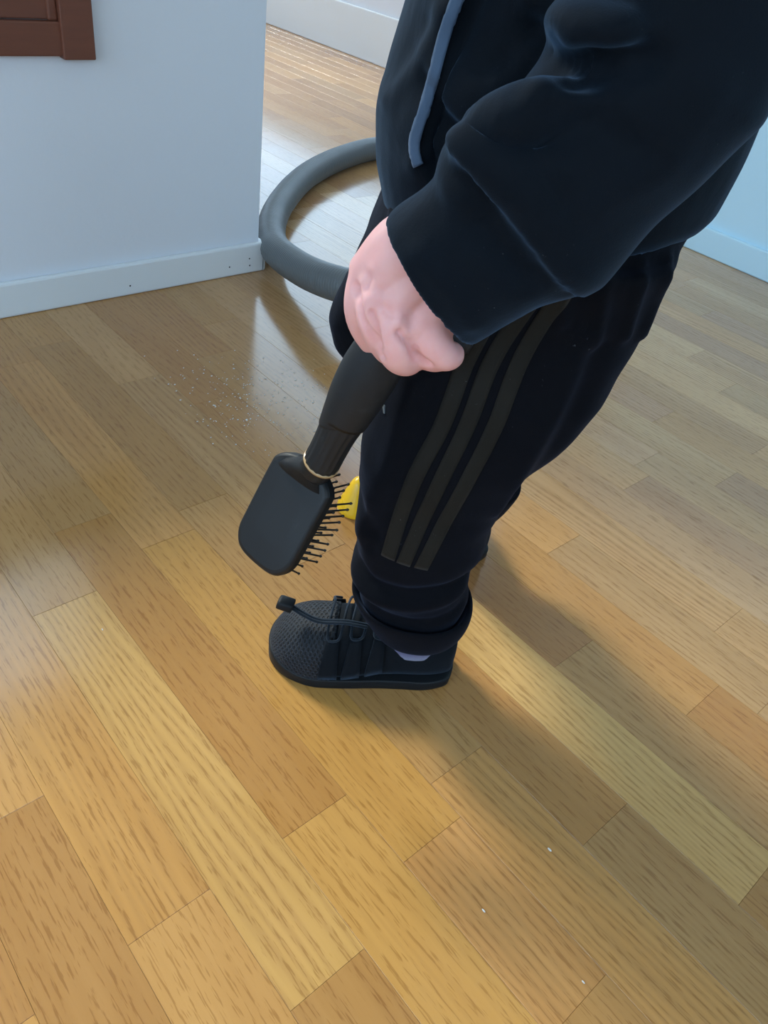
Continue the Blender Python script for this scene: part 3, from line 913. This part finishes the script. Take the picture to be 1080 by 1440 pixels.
# ---- jacket
def make_jacket():
    def tr(f0, f1, b, z, tilt=0.0, lc=-.025): return ring_z(f0, f1, lc, b, z, 48, 2.3, tilt)
    torso = [tr(.020, -.160, .096, .500, -.20), tr(.026, -.168, .100, .486, -.20), tr(.032, -.178, .106, .472, -.21), tr(.040, -.1845, .112, .484, -.18), tr(.049, -.1855, .115, .505, -.1),
             tr(.0525, -.187, .116, .530, -.04), tr(.048, -.188, .116, .556), tr(.043, -.187, .116, .585), tr(.040, -.182, .118, .62), tr(.036, -.172, .122, .655), tr(.022, -.155, .116, .69),
             tr(.000, -.130, .090, .72), tr(-.008, -.115, .060, .742), tr(-.005, -.112, .054, .768), tr(-.010, -.107, .046, .766), tr(-.012, -.105, .044, .745)]
    # left sleeve, wrist to shoulder: (centre, half height in the f-z plane, half width in l)
    ax = Vector((-.70, 0, .71))
    S_ = [((-.018, .113, .481), .030, .027), ((-.010, .113, .473), .034, .031), ((.0025, .113, .4615), .0405, .0355), ((.0020, .113, .4620), .0435, .0375), ((-.001, .113, .466), .0448, .039), ((-.006, .114, .471), .0455, .041), ((-.016, .115, .481), .0455, .043), ((-.026, .116, .492), .0465, .046),
          ((-.0345, .117, .5035), .0545, .050), ((-.044, .118, .514), .0580, .052), ((-.055, .118, .527), .0535, .052), ((-.066, .119, .543), .0500, .052), ((-.078, .119, .562), .0500, .053), ((-.089, .118, .588), .0545, .054)]
    rings = []
    for i, (c, a, b) in enumerate(S_):
        t = i/(len(S_)-1); axis = Vector((-.70+.45*t**3, 0, .71+.2*t)); rings.append(ring_t(c, axis, a, b, (1, 0, .7), 40, 2.2))
    for c, a, b, axis in (((-.088, .110, .625), .058, .052, (.05, -.15, 1)), ((-.082, .095, .66), .060, .052, (.08, -.35, 1)), ((-.07, .065, .69), .055, .048, (.1, -.7, .8)), ((-.06, .02, .70), .045, .04, (.1, -1, .5))):
        rings.append(ring_t(c, axis, a, b, (1, 0, .3), 40, 2.2))
    # the pouch of cloth sagging under the forearm
    pouch = tube([(-.045, .118, .485), (-.066, .119, .492), (-.084, .118, .512)], [.018, .024, .022], 16, 6)
    # rolls of bunched cloth across the forearm and at the elbow
    roll1 = tube([(-.0390, .1050, .5980), (-.0400, .1420, .6000), (-.0560, .1600, .6010), (-.0760, .1560, .6030)], [.009, .012, .012, .008], 16, 6)
    roll2 = tube([(-.0090, .1050, .5490), (-.0160, .1440, .5600), (-.0310, .1580, .5700), (-.0520, .1600, .5760)], [.009, .013, .013, .009], 16, 6)
    roll3 = tube([(-.0030, .1080, .5390), (-.0070, .1420, .5420), (-.0270, .1580, .5360), (-.0540, .1600, .5200), (-.0690, .1560, .5020)], [.010, .014, .014, .012, .008], 16, 6)
    rs = [(-.045, -.165, .478), (-.055, -.168, .495), (-.075, -.172, .54), (-.088, -.168, .60), (-.08, -.14, .66), (-.07, -.08, .695)]
    right = tube(rs, [.038, .042, .046, .050, .054, .05], 28, 6)
    me = fuse('jacket', [loft(torso), loft(rings), right, pouch, roll1, roll2, roll3], .0021, 14, .5)
    ripple(me, .0024, [6, 11, 21], 11)
    # near side: the zip edge stands proud, the panel behind it falls back
    v, n = get_vn(me)
    zz = np.array([.478, .5032, .5130, .5245, .5404, .5555, .5805, .5942, .66]); ff = np.array([-.004, .0104, .0187, .0223, .0199, .0176, .0150, .0117, -.002])
    fe = np.interp(v[:, 2], zz, ff); d = fe-v[:, 0]
    m_ = (v[:, 1] > 0) & (v[:, 1] < .092) & (v[:, 2] < .70) & (v[:, 2] > .49)
    amt = np.where(m_, np.clip(d/.004, 0, 1)*np.clip((.085-d)/.03, 0, 1)*np.clip((v[:, 2]-.49)/.02, 0, 1)*np.clip((.090-v[:, 1])/.03, 0, 1), 0)
    v = v-n*(amt*.013)[:, None]; set_v(me, v)
    folds(me, [([(.0125, .5517), (.0035, .5437), (-.0126, .5332), (-.0280, .5203), (-.0500, .5022), (-.0679, .4880)], .0042, .015, -1),
               ([(-.0030, .531), (-.020, .514), (-.042, .495)], -.005, .010, 0), ([(.012, .535), (-.006, .548), (-.035, .548)], .0045, .016, 0),
               ([(.0207, .5108), (.0072, .5262), (-.0044, .5219)], .003, .008, 0),
               ([(-.0289, .5908), (-.0362, .5877), (-.0519, .5892), (-.0687, .5967)], -.0085, .0075, 0),
               ([(-.024, .602), (-.038, .600), (-.055, .603)], .004, .007, 0),
               ([(.0002, .5613), (-.0205, .5584), (-.0440, .5463)], .004, .011, 0),
               ([(-.02, .572), (-.05, .570), (-.08, .560)], -.0025, .007, 0), ([(-.018, .566), (-.0235, .570), (-.031, .582), (-.035, .592)], .004, .006, 0),
               ([(.0191, .5884), (.0295, .5610), (.0460, .5367)], .0035, .006, 0),
               ([(.027, .580), (.036, .558), (.044, .545)], -.003, .006, 0),
               ([(-.012, .512), (-.03, .500), (-.045, .488)], -.004, .007, 0),
               ([(.012, .490), (-.008, .476), (-.022, .456)], .002, .006, 0),
               ([(-.06, .53), (-.09, .555), (-.10, .59)], .0025, .010, 0)])
    smooth_co(me, 3, .5)
    return me


jk = make_jacket()
jacket = link('jacket', jk, M['jacket'], body, True)
jt = bvh(jk)
pp = [(-.0008, .645), (.007, .612), (.0127, .5942), (.0158, .5805), (.0184, .5555), (.0207, .5404), (.0231, .5245), (.0197, .5130), (.0114, .5032)]


def strip3d(tree, poly, width, stand):
    """zip tape standing on the jacket front"""
    return ribbon_on(tree, poly, width, stand, stand+.001, 10, .6, .074)


link('piping', mesh('piping', strip3d(jt, pp, .0052, .0022)), M['piping'], jacket, True)


# ------------------------------------------------------------------ the brush in the hand
def make_brush():
    c = Vector((.0846, .0781, .2385)); v = Vector((-.8067, .5813, -.1062)); u = Vector((.3363, .3039, -.8914)); nn = Vector((.4858, .7548, .4407))

    def P(a, b, d): return c+v*a+u*b+nn*d          # across, towards the tip, out of the back

    W, L = .0300, .0440
    # outline in the head's plane: shoulders to the neck, rounded far corners
    half = [(.011, -.050), (.020, -.047), (.0285, -.040), (.0305, -.030), (.0305, .020), (.0300, .030), (.0270, .038), (.0210, .0445), (.010, .0475)]
    outl = half+[(-a, b) for a, b in half[::-1]]
    outl = [(p.x, p.y) for p in catmull([(a, b, 0) for a, b in outl], 4)]

    def lay(s, d, t=1.0): return [tuple(P(a*s, (b+.002)*s-.002, d)) for a, b in outl]
    rings = [lay(.90, -.0115), lay(.97, -.0105), lay(1.0, -.008), lay(1.0, -.001), lay(.97, .0018), lay(.90, .0028), lay(.5, .0034)]
    root = link('hand_brush', mesh('hand_brush', loft(rings)), M['brush'])
    bv = root.modifiers.new('edge', 'BEVEL'); bv.width = .0012; bv.segments = 2; bv.limit_method = 'ANGLE'; bv.angle_limit = .6
    # neck, collar and the thick grip
    A = [Vector(q) for q in ((.0640, .0700, .2790), (.0575, .0740, .2930), (.0530, .0760, .3070), (.0480, .0775, .3240), (.0420, .0790, .3440), (.0360, .0805, .3640),
                             (.0290, .0825, .3850), (.0205, .0845, .4050), (.0080, .0860, .4180), (-.0080, .0875, .4215), (-.0290, .0890, .4205))]
    rad = [.0130, .0138, .0136, .0142, .0165, .0185, .0188, .0170, .0145, .0120, .0105]
    pts = catmull(A, 8); rr = [q.x for q in catmull([(r, 0, 0) for r in rad], 8)]

    def seg(i0, i1, grow=0.0, flute=0.0, n=48, close=True):
        R_ = []
        for i in range(i0, i1+1):
            axd = pts[min(i+1, len(pts)-1)]-pts[max(i-1, 0)]; r = rr[i]+grow
            base = ring_t((0, 0, 0), axd, 1, 1, nn, n); q = []
            for j, b in enumerate(base):
                k_ = r*(1-flute*(.5+.5*math.cos(j*math.pi/2))) if flute else r
                q.append(tuple(pts[i]+Vector(b)*k_))
            R_.append(q)
        return R_
    nk = [ring_t(P(0, -.036, -.003), -u, .013, .024, nn, 48, 2.6), ring_t(P(0, -.043, -.002), -u, .0135, .019, nn, 48, 2.3)]+seg(3, 9, -.0004)
    link('neck', mesh('neck', loft(nk)), M['brush'], root, True)
    link('collar_ring', mesh('collar_ring', loft(seg(8, 9, .0008))), M['ring'], root, True)
    link('ribbed_ferrule', mesh('ribbed_ferrule', loft(seg(9, 34, .0004, .055, 64))), M['grip'], root, True)
    # grip sleeve starting on a slant
    R_ = seg(26, len(pts)-1, .0012)
    slant = Vector((-.35, .35, .75))
    for i in range(0, 4):
        for j, q in enumerate(R_[i]):
            q = Vector(q); ctr = pts[26+i]; s = (q-ctr).dot(v)/.018
            R_[i][j] = tuple(q+(pts[32]-pts[26])*max(0, .30+.75*s)*(1-i/6))
    last = R_[-1]; ctr = pts[-1]
    R_.append([tuple(ctr+(Vector(q)-ctr)*.85+(pts[-1]-pts[-2]).normalized()*.003) for q in last]); R_.append([tuple(ctr+(Vector(q)-ctr)*.4+(pts[-1]-pts[-2]).normalized()*.0045) for q in last])
    link('grip', mesh('grip', loft(R_)), M['grip'], root, True)
    # cushion and pins
    link('cushion', mesh('cushion', loft([lay(.86, -.011), lay(.84, -.0135), lay(.7, -.015)])), M['rubber'], root, True)
    rods = []
    for i in range(14):
        for j in range(7):
            b = -.038+.0745*i/13+(.0028 if j % 2 else 0); a = -.0255+.051*j/6
            if abs(b) > .030 and abs(a) > .023: continue
            lean = Vector((rng.uniform(-.06, .06), rng.uniform(-.06, .06), 0))
            d0, d1 = P(a, b, -.013), P(a*1.22+lean.x*.02, b*1.20+lean.y*.02, -.0370)
            rods.append((d0, d1))
    seen_me = None
    for d0, d1 in rods:
        axd = d1-d0; Ln = axd.length
        if seen_me is None:
            R2 = [[(r*math.cos(math.pi*j/3), r*math.sin(math.pi*j/3), z) for j in range(6)] for r, z in
                  ((.00085, 0), (.00078, Ln-.0022), (.0012, Ln-.0014), (.0013, Ln-.0004), (.0008, Ln+.0005))]
            seen_me = mesh('bristle', loft(R2)); seen_me.materials.append(M['bristle'])
        o = bpy.data.objects.new('bristle', seen_me); COL.objects.link(o); o.parent = root
        o.location = d0; o.rotation_euler = axd.to_track_quat('Z', 'Y').to_euler()
    return root


brush = make_brush()
brush.location = (.405, .375, 0); brush.rotation_euler = (0, 0, math.radians(135))
tag(brush, 'black paddle brush with thick rubber handle and pin bristles, held in the hand', 'brush')

# ------------------------------------------------------------------ specks of dust and crumbs on the floor
dv = []
for i in range(340):
    x, y = rng.gauss(.59, .06), rng.gauss(.85, .07)
    if x < .47 or y > 1.1: continue
    r = rng.uniform(.0004, .0011)
    dv.append(ball((x, y, r*.6), r*rng.uniform(.8, 1.8), r, r*.7, 6, 5))
for x, y, r in ((.402, .106, .0013), (.316, .106, .0011), (.34, .02, .0009), (.20, .55, .0009)):
    dv.append(ball((x, y, r*.6), r*.7, r*1.8, r*.7, 6, 5))
o = link('dust_specks', mesh('dust_specks', join_vf(*dv)), M['dust'])
o['kind'] = 'stuff'; tag(o, 'pale dust specks and crumbs scattered on the oak floor', 'dust')
